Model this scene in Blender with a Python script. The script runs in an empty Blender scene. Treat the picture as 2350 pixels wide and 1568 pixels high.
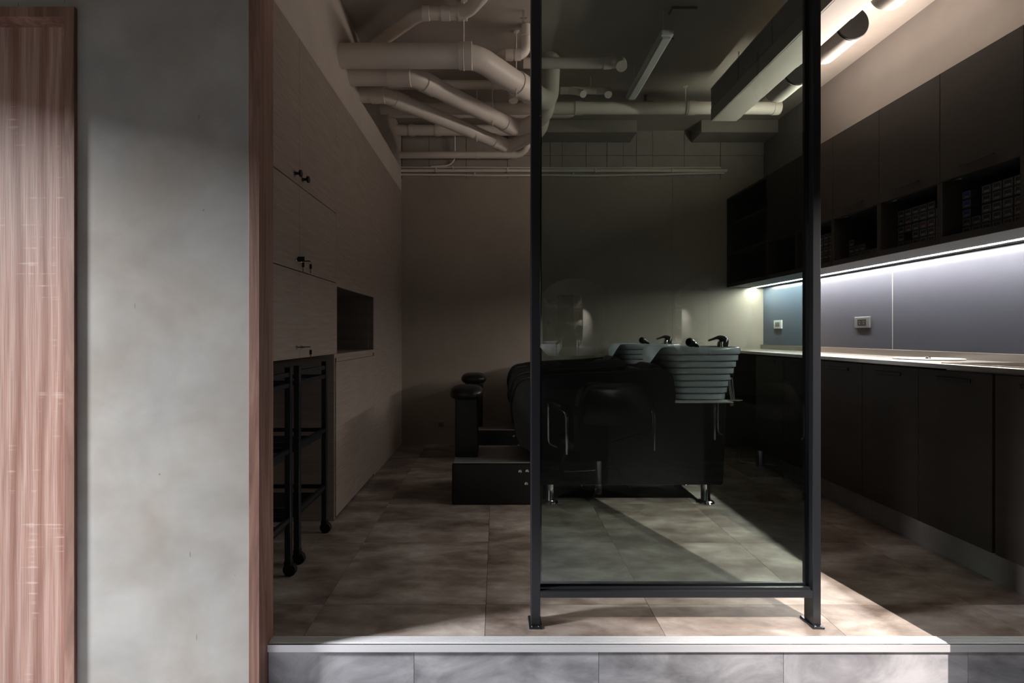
import bpy, bmesh, math, random
from mathutils import Vector, Matrix
random.seed(7)
PI = math.pi
C = bpy.context.scene.collection
scene = bpy.context.scene

# ------------------------------------------------------------------ camera, world, lights, exposure
F = 1250.0                                   # focal length in pixels of the 2350 px wide frame
cam = bpy.data.cameras.new('camera')
cam.sensor_width = 36.0
cam.lens = F / 2350.0 * 36.0
cam.shift_x = 35 / 2350.0
cam.shift_y = -16 / 2350.0
cam.clip_start = 0.05
camo = bpy.data.objects.new('camera', cam)
camo.location = (0, 0, 1.0)
camo.rotation_euler = (PI / 2, 0, 0)
C.objects.link(camo)
scene.camera = camo

w = bpy.data.worlds.new('world')
w.use_nodes = True
bg = w.node_tree.nodes['Background']
bg.inputs[0].default_value = (1.0, 0.95, 0.89, 1)
bg.inputs[1].default_value = 0.5
scene.world = w

def aim(o, target):
    d = Vector(target) - Vector(o.location)
    o.rotation_euler = d.to_track_quat('-Z', 'Y').to_euler()

def area(name, loc, target, sx, sy, power, col):
    l = bpy.data.lights.new(name, 'AREA')
    l.shape = 'RECTANGLE'; l.size = sx; l.size_y = sy
    l.energy = power; l.color = col
    o = bpy.data.objects.new(name, l); o.location = loc; C.objects.link(o); aim(o, target)
    return o

# daylight falling through the tall window in the left wall of the front room
area('daylight_side', (-4.8, 0.42, 3.35), (-0.6, 1.6, 0.6), 0.55, 1.7, 1150, (0.97, 0.98, 1.0))
# weak soft fill at the window added behind the photographer's left
area('front_fill', (-1.5, -1.75, 1.3), (-0.9, 1.6, 0.4), 1.9, 1.9, 2, (0.97, 0.98, 1.0))

scene.view_settings.view_transform = 'Standard'
scene.view_settings.look = 'None'
scene.view_settings.gamma = 1.0
scene.view_settings.use_curve_mapping = False
scene.view_settings.exposure = 0.0
scene.cycles.use_denoising = True
scene.cycles.max_bounces = 10
scene.cycles.diffuse_bounces = 5
scene.cycles.glossy_bounces = 5
scene.cycles.transparent_max_bounces = 12
scene.cycles.sample_clamp_indirect = 6.0
scene.cycles.caustics_reflective = False
scene.cycles.caustics_refractive = False

# ------------------------------------------------------------------ materials
def principled(name, col=(0.5, 0.5, 0.5), rough=0.5, metal=0.0, spec=0.5, coat=0.0):
    m = bpy.data.materials.new(name); m.use_nodes = True
    b = m.node_tree.nodes['Principled BSDF']
    b.inputs['Base Color'].default_value = (*col, 1)
    b.inputs['Roughness'].default_value = rough
    b.inputs['Metallic'].default_value = metal
    b.inputs['Specular IOR Level'].default_value = spec
    b.inputs['Coat Weight'].default_value = coat
    return m

def N(m, t, **kw):
    n = m.node_tree.nodes.new(t)
    for k, v in kw.items(): setattr(n, k, v)
    return n

def L(m, a, b): m.node_tree.links.new(a, b)

def textured(name, stops, scale=(1, 1, 1), nscale=4, detail=8, rough=0.5, bump=0.05, bscale=None, rand=False,
             distortion=0.0, spec=0.5, metal=0.0, stops2=None, nscale2=1.0, scale2=None, fac2=0.5, bdist=0.01, rrange=None):
    """procedural: noise in world position -> ramp -> colour, plus fine bump"""
    m = principled(name, rough=rough, spec=spec, metal=metal)
    b = m.node_tree.nodes['Principled BSDF']
    geo = N(m, 'ShaderNodeNewGeometry')
    vec = geo.outputs['Position']
    if rand:
        oi = N(m, 'ShaderNodeObjectInfo')
        mul = N(m, 'ShaderNodeVectorMath', operation='SCALE')
        comb = N(m, 'ShaderNodeCombineXYZ')
        for i in range(3): L(m, oi.outputs['Random'], comb.inputs[i])
        L(m, comb.outputs[0], mul.inputs[0]); mul.inputs['Scale'].default_value = 37.0
        add = N(m, 'ShaderNodeVectorMath', operation='ADD')
        L(m, vec, add.inputs[0]); L(m, mul.outputs[0], add.inputs[1]); vec = add.outputs[0]
    mp = N(m, 'ShaderNodeMapping'); mp.inputs['Scale'].default_value = scale
    L(m, vec, mp.inputs['Vector'])
    n1 = N(m, 'ShaderNodeTexNoise'); n1.inputs['Scale'].default_value = nscale
    n1.inputs['Detail'].default_value = detail; n1.inputs['Roughness'].default_value = 0.62
    n1.inputs['Distortion'].default_value = distortion
    L(m, mp.outputs[0], n1.inputs['Vector'])
    r = N(m, 'ShaderNodeValToRGB')
    els = r.color_ramp.elements
    for i, (p, c) in enumerate(stops):
        e = els[i] if i < 2 else els.new(p)
        e.position = p; e.color = (*c, 1)
    L(m, n1.outputs['Fac'], r.inputs['Fac'])
    out = r.outputs['Color']
    if stops2:
        mp2 = N(m, 'ShaderNodeMapping'); mp2.inputs['Scale'].default_value = scale2 or (1, 1, 1)
        L(m, vec, mp2.inputs['Vector'])
        n2 = N(m, 'ShaderNodeTexNoise'); n2.inputs['Scale'].default_value = nscale2; n2.inputs['Detail'].default_value = 4
        L(m, mp2.outputs[0], n2.inputs['Vector'])
        r2 = N(m, 'ShaderNodeValToRGB')
        for i, (p, c) in enumerate(stops2):
            e = r2.color_ramp.elements[i] if i < 2 else r2.color_ramp.elements.new(p)
            e.position = p; e.color = (*c, 1)
        L(m, n2.outputs['Fac'], r2.inputs['Fac'])
        mx = N(m, 'ShaderNodeMix', data_type='RGBA', blend_type='MULTIPLY'); mx.inputs['Factor'].default_value = fac2
        L(m, out, mx.inputs['A']); L(m, r2.outputs['Color'], mx.inputs['B']); out = mx.outputs['Result']
    L(m, out, b.inputs['Base Color'])
    if rrange:
        mr = N(m, 'ShaderNodeMapRange'); mr.inputs['To Min'].default_value = rrange[0]; mr.inputs['To Max'].default_value = rrange[1]
        L(m, n1.outputs['Fac'], mr.inputs['Value']); L(m, mr.outputs[0], b.inputs['Roughness'])
    if bump:
        n3 = N(m, 'ShaderNodeTexNoise'); n3.inputs['Scale'].default_value = bscale or nscale * 3; n3.inputs['Detail'].default_value = 6
        L(m, mp.outputs[0], n3.inputs['Vector'])
        bp = N(m, 'ShaderNodeBump'); bp.inputs['Strength'].default_value = bump; bp.inputs['Distance'].default_value = bdist
        L(m, n3.outputs['Fac'], bp.inputs['Height']); L(m, bp.outputs[0], b.inputs['Normal'])
    return m

M = {}
M['concrete'] = textured('trowelled_concrete', [(0.32, (0.285, 0.28, 0.265)), (0.5, (0.33, 0.322, 0.305)), (0.68, (0.375, 0.367, 0.347))],
                         scale=(1, 1, 1.25), nscale=3.2, detail=7, rough=0.75, bump=0.12, bscale=9, distortion=0.35,
                         stops2=[(0.36, (0.86, 0.78, 0.73)), (0.58, (1, 1, 1))], nscale2=3.0, fac2=0.9, bdist=0.006)
def add_marks(m):
    """sparse dark pits and thin scratches left by the trowel"""
    nt = m.node_tree; b = nt.nodes['Principled BSDF']; src = b.inputs['Base Color'].links[0].from_socket
    geo = N(m, 'ShaderNodeNewGeometry')
    vo = N(m, 'ShaderNodeTexVoronoi'); vo.inputs['Scale'].default_value = 5.5; vo.inputs['Randomness'].default_value = 1.0
    L(m, geo.outputs['Position'], vo.inputs['Vector'])
    mp = N(m, 'ShaderNodeMapping'); mp.inputs['Scale'].default_value = (9, 1, 1.6); mp.inputs['Rotation'].default_value = (0, math.radians(24), 0)
    L(m, geo.outputs['Position'], mp.inputs['Vector'])
    v2 = N(m, 'ShaderNodeTexVoronoi'); v2.inputs['Scale'].default_value = 2.2; L(m, mp.outputs[0], v2.inputs['Vector'])
    fac = None
    for v, lim in ((vo, 0.018), (v2, 0.035)):
        c = N(m, 'ShaderNodeMath', operation='LESS_THAN'); c.inputs[1].default_value = lim; L(m, v.outputs['Distance'], c.inputs[0])
        if fac is None: fac = c.outputs[0]
        else:
            a = N(m, 'ShaderNodeMath', operation='MAXIMUM'); L(m, fac, a.inputs[0]); L(m, c.outputs[0], a.inputs[1]); fac = a.outputs[0]
    sc = N(m, 'ShaderNodeMath', operation='MULTIPLY'); sc.inputs[1].default_value = 0.55; L(m, fac, sc.inputs[0])
    mx = N(m, 'ShaderNodeMix', data_type='RGBA'); L(m, sc.outputs[0], mx.inputs['Factor']); L(m, src, mx.inputs['A'])
    mx.inputs['B'].default_value = (0.10, 0.095, 0.09, 1); L(m, mx.outputs['Result'], b.inputs['Base Color'])
add_marks(M['concrete'])
M['wood'] = textured('red_brown_wood', [(0.30, (0.125, 0.062, 0.045)), (0.48, (0.22, 0.115, 0.085)), (0.66, (0.33, 0.195, 0.15))],
                     scale=(9, 9, 0.55), nscale=2.6, detail=9, rough=0.55, bump=0.15, bscale=18, distortion=1.6,
                     stops2=[(0.3, (0.62, 0.58, 0.56)), (0.65, (1, 1, 1))], nscale2=3, scale2=(3, 3, 0.35), fac2=0.8, bdist=0.002)
def sawn_wood(name):
    """vertical boards with cathedral grain, fine pores and pale cross-cut saw marks"""
    m = principled(name, rough=0.55); b = m.node_tree.nodes['Principled BSDF']
    geo = N(m, 'ShaderNodeNewGeometry'); pos = geo.outputs['Position']
    def mapped(sc):
        mp = N(m, 'ShaderNodeMapping'); mp.inputs['Scale'].default_value = sc; L(m, pos, mp.inputs['Vector']); return mp.outputs[0]
    def noise(v, sc, det, dist=0.0):
        n = N(m, 'ShaderNodeTexNoise'); n.inputs['Scale'].default_value = sc; n.inputs['Detail'].default_value = det
        n.inputs['Distortion'].default_value = dist; L(m, v, n.inputs['Vector']); return n.outputs['Fac']
    def ramp(f, st):
        r = N(m, 'ShaderNodeValToRGB')
        for i, (p, c) in enumerate(st):
            e = r.color_ramp.elements[i] if i < 2 else r.color_ramp.elements.new(p)
            e.position = p; e.color = (*c, 1)
        L(m, f, r.inputs['Fac']); return r.outputs['Color']
    wv = N(m, 'ShaderNodeTexWave', wave_type='BANDS', bands_direction='X')
    wv.inputs['Scale'].default_value = 1.5; wv.inputs['Distortion'].default_value = 7.0; wv.inputs['Detail'].default_value = 3
    wv.inputs['Detail Scale'].default_value = 0.9; wv.inputs['Detail Roughness'].default_value = 0.55
    L(m, mapped((2.4, 1, 0.42)), wv.inputs['Vector'])
    base = ramp(wv.outputs['Fac'], [(0.0, (0.27, 0.14, 0.105)), (0.25, (0.36, 0.215, 0.175)), (0.7, (0.46, 0.31, 0.265)), (1.0, (0.39, 0.235, 0.19))])
    fine = ramp(noise(mapped((60, 60, 1.1)), 4, 6), [(0.35, (0.66, 0.62, 0.60)), (0.6, (1, 1, 1))])
    mx = N(m, 'ShaderNodeMix', data_type='RGBA', blend_type='MULTIPLY'); mx.inputs['Factor'].default_value = 0.85
    L(m, base, mx.inputs['A']); L(m, fine, mx.inputs['B'])
    saw = noise(mapped((2, 2, 75)), 1.2, 2); patch = noise(mapped((9, 9, 2.2)), 1.6, 2)
    ml = N(m, 'ShaderNodeMath', operation='MULTIPLY'); L(m, saw, ml.inputs[0]); L(m, patch, ml.inputs[1])
    fr = ramp(ml.outputs[0], [(0.37, (0, 0, 0)), (0.46, (0.4, 0.4, 0.4))])
    mx2 = N(m, 'ShaderNodeMix', data_type='RGBA', blend_type='MIX'); L(m, fr, mx2.inputs['Factor'])
    L(m, mx.outputs['Result'], mx2.inputs['A']); mx2.inputs['B'].default_value = (0.66, 0.53, 0.47, 1)
    L(m, mx2.outputs['Result'], b.inputs['Base Color'])
    bp = N(m, 'ShaderNodeBump'); bp.inputs['Strength'].default_value = 0.25; bp.inputs['Distance'].default_value = 0.0015
    L(m, noise(mapped((60, 60, 1.1)), 4, 6), bp.inputs['Height']); L(m, bp.outputs[0], b.inputs['Normal'])
    return m
M['wood_saw'] = sawn_wood('sawn_oak_panel')
M['floor'] = textured('grey_vinyl_tile', [(0.32, (0.13, 0.10, 0.085)), (0.45, (0.25, 0.205, 0.175)), (0.57, (0.36, 0.315, 0.28)), (0.70, (0.50, 0.46, 0.425))],
                      scale=(1.0, 1.9, 1), nscale=4.5, detail=14, rough=0.5, bump=0.10, bscale=40, rand=True, distortion=0.25,
                      stops2=[(0.38, (0.60, 0.55, 0.52)), (0.60, (1, 1, 1))], nscale2=2.6, scale2=(1, 1.9, 1), fac2=0.85, bdist=0.002, rrange=(0.38, 0.62))
M['riser'] = textured('grey_riser_tile', [(0.33, (0.19, 0.19, 0.20)), (0.5, (0.37, 0.37, 0.39)), (0.66, (0.56, 0.56, 0.58))],
                      scale=(1.0, 1, 1.8), nscale=4.0, detail=10, rough=0.6, bump=0.12, bscale=40, rand=True, distortion=0.6,
                      stops2=[(0.35, (0.7, 0.69, 0.7)), (0.65, (1, 1, 1))], nscale2=3.0, fac2=0.7, bdist=0.002)
M['grout'] = principled('dark_grout', (0.06, 0.055, 0.05), 0.9)
M['laminate'] = textured('taupe_laminate', [(0.3, (0.245, 0.195, 0.165)), (0.5, (0.285, 0.232, 0.197)), (0.7, (0.33, 0.272, 0.235))],
                         scale=(1, 1.4, 22), nscale=3.5, detail=8, rough=0.6, bump=0.06, bscale=10, bdist=0.002)
M['dark_gap'] = principled('shadow_gap_board', (0.03, 0.027, 0.025), 0.8)
M['taupe_dark'] = textured('dark_taupe_board', [(0.3, (0.10, 0.085, 0.075)), (0.7, (0.14, 0.12, 0.105))], scale=(1, 1, 12), nscale=3, rough=0.6, bump=0.03)
M['cream_wall'] = textured('cream_paint', [(0.3, (0.44, 0.385, 0.335)), (0.7, (0.50, 0.44, 0.385))], nscale=5, rough=0.8, bump=0.03)
M['right_wall'] = textured('warm_grey_paint', [(0.3, (0.235, 0.212, 0.198)), (0.7, (0.265, 0.24, 0.222))], nscale=3, rough=0.8, bump=0.03)
M['back_wall'] = textured('taupe_board_wall', [(0.3, (0.30, 0.255, 0.21)), (0.7, (0.345, 0.295, 0.245))], nscale=2.5, rough=0.7, bump=0.02)
M['upper_wall'] = textured('painted_block_wall', [(0.3, (0.30, 0.265, 0.23)), (0.7, (0.38, 0.34, 0.30))], nscale=6, rough=0.85, bump=0.3, bscale=14)
M['ceiling'] = textured('painted_concrete_ceiling', [(0.3, (0.36, 0.315, 0.275)), (0.7, (0.43, 0.38, 0.335))], nscale=3, rough=0.85, bump=0.12, bscale=10)
M['outer_wall'] = textured('dim_grey_plaster', [(0.3, (0.10, 0.098, 0.095)), (0.7, (0.13, 0.127, 0.122))], nscale=3, rough=0.8, bump=0.05)
M['pipe'] = textured('cream_painted_pipe', [(0.3, (0.70, 0.63, 0.56)), (0.7, (0.76, 0.69, 0.615))], nscale=6, rough=0.45, bump=0.02)
M['steel_frame'] = principled('black_powder_coat', (0.012, 0.013, 0.016), 0.3, spec=0.7)
M['black'] = principled('black_matt', (0.009, 0.009, 0.009), 0.5, spec=0.3)
M['black_gloss'] = principled('black_gloss_plastic', (0.01, 0.01, 0.01), 0.2)
M['vinyl'] = textured('black_upholstery', [(0.3, (0.008, 0.008, 0.008)), (0.7, (0.012, 0.012, 0.012))], nscale=60, rough=0.36, spec=0.3, bump=0.08, bscale=160, bdist=0.001)
M['chrome'] = principled('chrome', (0.75, 0.76, 0.78), 0.1, metal=1.0)
M['alu'] = textured('brushed_aluminium', [(0.3, (0.74, 0.74, 0.76)), (0.7, (0.84, 0.84, 0.86))], scale=(0.5, 8, 8), nscale=6, rough=0.4, metal=0.35, bump=0.02)
M['steel'] = textured('brushed_stainless_steel', [(0.3, (0.42, 0.385, 0.35)), (0.7, (0.52, 0.48, 0.44))], scale=(6, 0.4, 6), nscale=8, rough=0.3, metal=1.0, bump=0.02)
M['grey_plate'] = principled('grey_metal_plate', (0.30, 0.29, 0.28), 0.4, metal=0.3)
M['ceramic'] = principled('grey_ceramic', (0.33, 0.36, 0.385), 0.09, coat=0.5)
M['dark_cab'] = textured('charcoal_brown_laminate', [(0.3, (0.021, 0.018, 0.0155)), (0.7, (0.030, 0.026, 0.0225))], scale=(1, 1, 3), nscale=4, rough=0.5, bump=0.02, spec=0.25)
M['dark_cab_in'] = principled('charcoal_board', (0.011, 0.011, 0.011), 0.55)
M['kick'] = textured('grey_plinth', [(0.3, (0.13, 0.12, 0.11)), (0.7, (0.18, 0.17, 0.155))], nscale=6, rough=0.5, bump=0.02)
M['splash'] = principled('grey_painted_glass', (0.036, 0.038, 0.047), 0.2, spec=0.55)
M['splash_blue'] = principled('blue_grey_painted_glass', (0.07, 0.095, 0.13), 0.2, spec=0.55)
M['under'] = principled('grey_underside_sheet', (0.16, 0.16, 0.16), 0.6, spec=0.2)
M['gunmetal'] = principled('gunmetal_plate', (0.10, 0.10, 0.10), 0.35, metal=0.6)
M['white_plastic'] = principled('white_plastic', (0.62, 0.62, 0.60), 0.45)
M['beige_metal'] = textured('cream_sheet_metal', [(0.3, (0.58, 0.53, 0.475)), (0.7, (0.64, 0.585, 0.53))], nscale=4, rough=0.5, bump=0.01)
M['grille'] = principled('grey_grille_metal', (0.16, 0.155, 0.15), 0.55)
M['louvre'] = principled('pale_grey_louvre', (0.42, 0.40, 0.37), 0.5)
M['mirror'] = principled('mirror_silver', (0.86, 0.87, 0.87), 0.01, metal=1.0)
M['box'] = principled('dark_card_box', (0.02, 0.02, 0.021), 0.6)
M['label'] = principled('pale_grey_print', (0.15, 0.15, 0.15), 0.55)
M['label_blue'] = principled('blue_print', (0.03, 0.04, 0.20), 0.55)
M['label_red'] = principled('dark_red_print', (0.10, 0.015, 0.02), 0.55)
M['copper'] = principled('reddish_plastic', (0.30, 0.16, 0.13), 0.5)
M['brass'] = principled('aged_brass', (0.30, 0.22, 0.11), 0.3, metal=1.0)

def emit(name, col, s):
    m = bpy.data.materials.new(name); m.use_nodes = True
    nt = m.node_tree; nt.nodes.remove(nt.nodes['Principled BSDF'])
    e = nt.nodes.new('ShaderNodeEmission'); e.inputs[0].default_value = (*col, 1); e.inputs[1].default_value = s
    nt.links.new(e.outputs[0], nt.nodes['Material Output'].inputs[0]); return m
M['led'] = emit('led_diffuser', (1.0, 0.955, 0.90), 290.0)
M['fill_warm'] = emit('warm_fill_diffuser', (1.0, 0.87, 0.77), 300.0)  # glow of the added fill strip above the cabinets

def glass_mat():
    m = bpy.data.materials.new('smoked_glass'); m.use_nodes = True
    nt = m.node_tree; nt.nodes.remove(nt.nodes['Principled BSDF'])
    t = nt.nodes.new('ShaderNodeBsdfTransparent'); t.inputs[0].default_value = (0.60, 0.66, 0.635, 1)   # per face, two faces
    g = nt.nodes.new('ShaderNodeBsdfGlossy'); g.inputs['Roughness'].default_value = 0.0; g.inputs[0].default_value = (1, 1, 1, 1)
    # reflectance of a thin sheet, the same from either side: R0 + (1 - R0) * (1 - cos)^5
    lw = nt.nodes.new('ShaderNodeLayerWeight'); lw.inputs[0].default_value = 0.5
    pw = nt.nodes.new('ShaderNodeMath'); pw.operation = 'POWER'; pw.inputs[1].default_value = 5.0
    f = nt.nodes.new('ShaderNodeMath'); f.operation = 'MULTIPLY_ADD'; f.inputs[1].default_value = 0.92; f.inputs[2].default_value = 0.08
    nt.links.new(lw.outputs['Facing'], pw.inputs[0]); nt.links.new(pw.outputs[0], f.inputs[0])
    mx = nt.nodes.new('ShaderNodeMixShader')
    nt.links.new(f.outputs[0], mx.inputs[0]); nt.links.new(t.outputs[0], mx.inputs[1]); nt.links.new(g.outputs[0], mx.inputs[2])
    nt.links.new(mx.outputs[0], nt.nodes['Material Output'].inputs[0]); return m
M['glass'] = glass_mat()

# ------------------------------------------------------------------ mesh helpers (vertices in world metres)
WL = {}
def wloc(o): return WL.get(o.name, Vector((0, 0, 0)))

def new_obj(name, bm, mat, parent=None, smooth=False, origin=None):
    co = [v.co for v in bm.verts]
    if origin is None:
        xs = [c.x for c in co]; ys = [c.y for c in co]; zs = [c.z for c in co]
        origin = Vector(((min(xs) + max(xs)) / 2, (min(ys) + max(ys)) / 2, min(zs)))
    origin = Vector(origin)
    for v in bm.verts: v.co -= origin
    me = bpy.data.meshes.new(name)
    bmesh.ops.recalc_face_normals(bm, faces=bm.faces)
    bm.to_mesh(me); bm.free()
    if smooth:
        me.polygons.foreach_set('use_smooth', [True] * len(me.polygons))
    me.materials.append(M[mat] if isinstance(mat, str) else mat)
    o = bpy.data.objects.new(name, me); C.objects.link(o)
    o.location = origin - (wloc(parent) if parent else Vector((0, 0, 0)))
    if parent: o.parent = parent
    WL[o.name] = origin
    if smooth:
        try:
            md = None
            me.set_sharp_from_angle(angle=math.radians(38))
        except Exception: pass
    return o

def tag(o, label=None, cat=None, group=None, kind=None):
    if label: o['label'] = label
    if cat: o['category'] = cat
    if group: o['group'] = group
    if kind: o['kind'] = kind
    return o

def thing(name, loc, label=None, cat=None, group=None, kind=None):
    o = bpy.data.objects.new(name, None); C.objects.link(o)
    o.empty_display_size = 0.05
    o.location = loc; WL[o.name] = Vector(loc)
    return tag(o, label, cat, group, kind)

def copy_tree(o, parent=None, delta=None):
    c = o.copy(); C.objects.link(c); c.parent = parent
    if delta is not None: c.location = Vector(o.location) + Vector(delta)
    for ch in list(o.children): copy_tree(ch, c)
    return c

def add_box(bm, x0, x1, y0, y1, z0, z1, bev=0.0, seg=2):
    if x0 > x1: x0, x1 = x1, x0
    if y0 > y1: y0, y1 = y1, y0
    vs = [bm.verts.new(p) for p in ((x0, y0, z0), (x1, y0, z0), (x1, y1, z0), (x0, y1, z0), (x0, y0, z1), (x1, y0, z1), (x1, y1, z1), (x0, y1, z1))]
    fs = [bm.faces.new([vs[i] for i in q]) for q in ((3, 2, 1, 0), (4, 5, 6, 7), (0, 1, 5, 4), (1, 2, 6, 5), (2, 3, 7, 6), (3, 0, 4, 7))]
    if bev > 0:
        es = list({e for f in fs for e in f.edges})
        bmesh.ops.bevel(bm, geom=es, offset=bev, segments=seg, affect='EDGES', profile=0.5)
    return fs

def box(name, x0, x1, y0, y1, z0, z1, mat, parent=None, bev=0.0, seg=2):
    bm = bmesh.new(); add_box(bm, x0, x1, y0, y1, z0, z1, bev, seg)
    return new_obj(name, bm, mat, parent, smooth=bev > 0.004)

def boxes(name, lst, mat, parent=None, bev=0.0):
    bm = bmesh.new()
    for b in lst: add_box(bm, *b, bev)
    return new_obj(name, bm, mat, parent)

def frame_at(d):
    d = Vector(d).normalized()
    up = Vector((0, 0, 1)) if abs(d.z) < 0.9 else Vector((1, 0, 0))
    u = d.cross(up).normalized(); v = d.cross(u).normalized()
    return u, v

def rounded(pts, rad, n=7):
    pts = [Vector(p) for p in pts]; out = [pts[0]]
    for i in range(1, len(pts) - 1):
        a, b, c = pts[i - 1], pts[i], pts[i + 1]
        d1 = (a - b); d2 = (c - b); r = min(rad, d1.length * 0.48, d2.length * 0.48)
        p1 = b + d1.normalized() * r; p2 = b + d2.normalized() * r
        for k in range(n + 1):
            t = k / n; out.append(p1 * (1 - t) ** 2 + b * 2 * t * (1 - t) + p2 * t ** 2)
    out.append(pts[-1]); return out

def add_tube(bm, pts, r, seg=16, caps=True):
    pts = [Vector(p) for p in pts]
    u = None; rings = []
    for i, p in enumerate(pts):
        if i == 0: d = pts[1] - p
        elif i == len(pts) - 1: d = p - pts[-2]
        else: d = (pts[i + 1] - p).normalized() + (p - pts[i - 1]).normalized()
        d.normalize()
        if u is None: u, v = frame_at(d)
        else:
            u = (u - d * u.dot(d)).normalized(); v = d.cross(u)
        rr = r[i] if isinstance(r, (list, tuple)) else r
        rings.append([bm.verts.new(p + (u * math.cos(2 * PI * k / seg) + v * math.sin(2 * PI * k / seg)) * rr) for k in range(seg)])
    for a, b in zip(rings, rings[1:]):
        for k in range(seg): bm.faces.new((a[k], a[(k + 1) % seg], b[(k + 1) % seg], b[k]))
    if caps:
        bm.faces.new(rings[0][::-1]); bm.faces.new(rings[-1])

def tube(name, pts, r, mat, parent=None, seg=16, bend=0.0):
    bm = bmesh.new(); add_tube(bm, rounded(pts, bend) if bend else pts, r, seg)
    return new_obj(name, bm, mat, parent, smooth=True)

def add_lathe(bm, prof, center, axis='z', seg=32):
    """prof: (radius, height) list; spun round an axis through center"""
    c = Vector(center); rings = []
    for r, h in prof:
        ring = []
        for k in range(seg):
            a = 2 * PI * k / seg; x, y = math.cos(a) * r, math.sin(a) * r
            p = {'z': (x, y, h), 'x': (h, x, y), 'y': (x, h, y)}[axis]
            ring.append(bm.verts.new(c + Vector(p)))
        rings.append(ring)
    for a, b in zip(rings, rings[1:]):
        for k in range(seg): bm.faces.new((a[k], a[(k + 1) % seg], b[(k + 1) % seg], b[k]))
    bm.faces.new(rings[0][::-1]); bm.faces.new(rings[-1])

def lathe(name, prof, center, mat, parent=None, axis='z', seg=32):
    bm = bmesh.new(); add_lathe(bm, prof, center, axis, seg)
    return new_obj(name, bm, mat, parent, smooth=True)

def prism(name, poly, y0, y1, mat, parent=None, bev=0.0, seg=3, axis='y'):
    """polygon in (x, z) extruded along y"""
    bm = bmesh.new()
    a = [bm.verts.new((x, y0, z)) for x, z in poly]; b = [bm.verts.new((x, y1, z)) for x, z in poly]
    n = len(poly)
    bm.faces.new(a); bm.faces.new(b[::-1])
    for i in range(n): bm.faces.new((a[i], b[i], b[(i + 1) % n], a[(i + 1) % n]))
    if bev: bmesh.ops.bevel(bm, geom=list(bm.edges), offset=bev, segments=seg, affect='EDGES', profile=0.5, clamp_overlap=True)
    return new_obj(name, bm, mat, parent, smooth=bev > 0)

def smooth_poly(pts, rad, n=5):
    out = []; m = len(pts)
    for i in range(m):
        a, b, c = Vector(pts[i - 1]), Vector(pts[i]), Vector(pts[(i + 1) % m])
        r = min(rad, (a - b).length * 0.45, (c - b).length * 0.45)
        p1 = b + (a - b).normalized() * r; p2 = b + (c - b).normalized() * r
        for k in range(n + 1):
            t = k / n; q = p1 * (1 - t) ** 2 + b * 2 * t * (1 - t) + p2 * t ** 2; out.append((q.x, q.y))
    return out

def pillow(name, x0, x1, y0, y1, z0, z1, mat, parent=None, e=0.45, seg=28, rings=14):
    bm = bmesh.new(); cx, cy, cz = (x0 + x1) / 2, (y0 + y1) / 2, (z0 + z1) / 2
    ax, ay, az = (x1 - x0) / 2, (y1 - y0) / 2, (z1 - z0) / 2
    sp = lambda v: math.copysign(abs(v) ** e, v)
    sq = lambda v: math.copysign(abs(v) ** 0.8, v)
    R = []
    for j in range(1, rings):
        ph = -PI / 2 + PI * j / rings
        R.append([bm.verts.new((cx + ax * sq(math.cos(ph)) * sp(math.cos(2 * PI * k / seg)), cy + ay * sq(math.cos(ph)) * sp(math.sin(2 * PI * k / seg)), cz + az * sq(math.sin(ph)))) for k in range(seg)])
    for a, b in zip(R, R[1:]):
        for k in range(seg): bm.faces.new((a[k], a[(k + 1) % seg], b[(k + 1) % seg], b[k]))
    bm.faces.new(R[0][::-1]); bm.faces.new(R[-1])
    return new_obj(name, bm, mat, parent, smooth=True)

# ------------------------------------------------------------------ the setting
D = 4.99          # back wall
ZC = 2.87         # ceiling
XL, XR = -0.87, 2.45
ZO = -0.17        # floor of the front room
def S(o): o['kind'] = 'structure'; return o

fl = S(box('floor', -1.30, 2.45, 1.76, D, -0.17, -0.004, 'grout'))
gx = [-1.30] + [-0.04 + 0.6 * k for k in range(-2, 5) if -1.30 < -0.04 + 0.6 * k < 2.45] + [2.45]
gy = [1.801] + [2.016 + 0.6 * k for k in range(0, 5)] + [D]
for j in range(len(gy) - 1):
    for i in range(len(gx) - 1):
        g = 0.0008
        box('floor_tile', gx[i] + g, gx[i + 1] - g, gy[j] + g, gy[j + 1] - g, -0.004, 0.0, 'floor', fl)
# riser of the step, one tile after another
ri = S(box('trim_1', -0.737, 1.90, 1.764, 1.80, -0.17, -0.022, 'grout'))
rx = [-0.737, -0.267, 0.329, 0.925, 1.52, 1.90]
for i in range(5): box('riser_tile', rx[i] + 0.0008, rx[i + 1] - 0.0008, 1.757, 1.764, -0.17, -0.021, 'riser', ri)
# ribbed aluminium nosing
no = thing('stair_nosing', (0.58, 1.78, 0.0), 'ribbed aluminium stair nosing along the edge of the raised floor', 'nosing')
boxes('tread', [(-0.737, 1.90, 1.752, 1.801, 0.0004, 0.0022)], 'alu', no)
box('front_lip', -0.737, 1.90, 1.750, 1.7565, -0.021, 0.0022, 'alu', no)
for k in range(5):
    y = 1.763 + k * 0.0075
    box('rib', -0.737, 1.90, y, y + 0.0038, 0.0022, 0.0046, 'alu', no)

S(box('ceiling', -2.75, 3.05, -1.4, D + 0.15, ZC, ZC + 0.12, 'ceiling'))
wb = S(box('wall_back', -1.45, 2.60, D + 0.012, D + 0.15, -0.17, ZC, 'dark_gap'))
for a, b in ((-1.28, 0.395), (0.395, 1.61), (1.61, 2.45)):
    box('wall_panel', a + 0.0008, b - 0.0008, D, D + 0.012, 0.0, 2.43, 'back_wall', wb)
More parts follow.
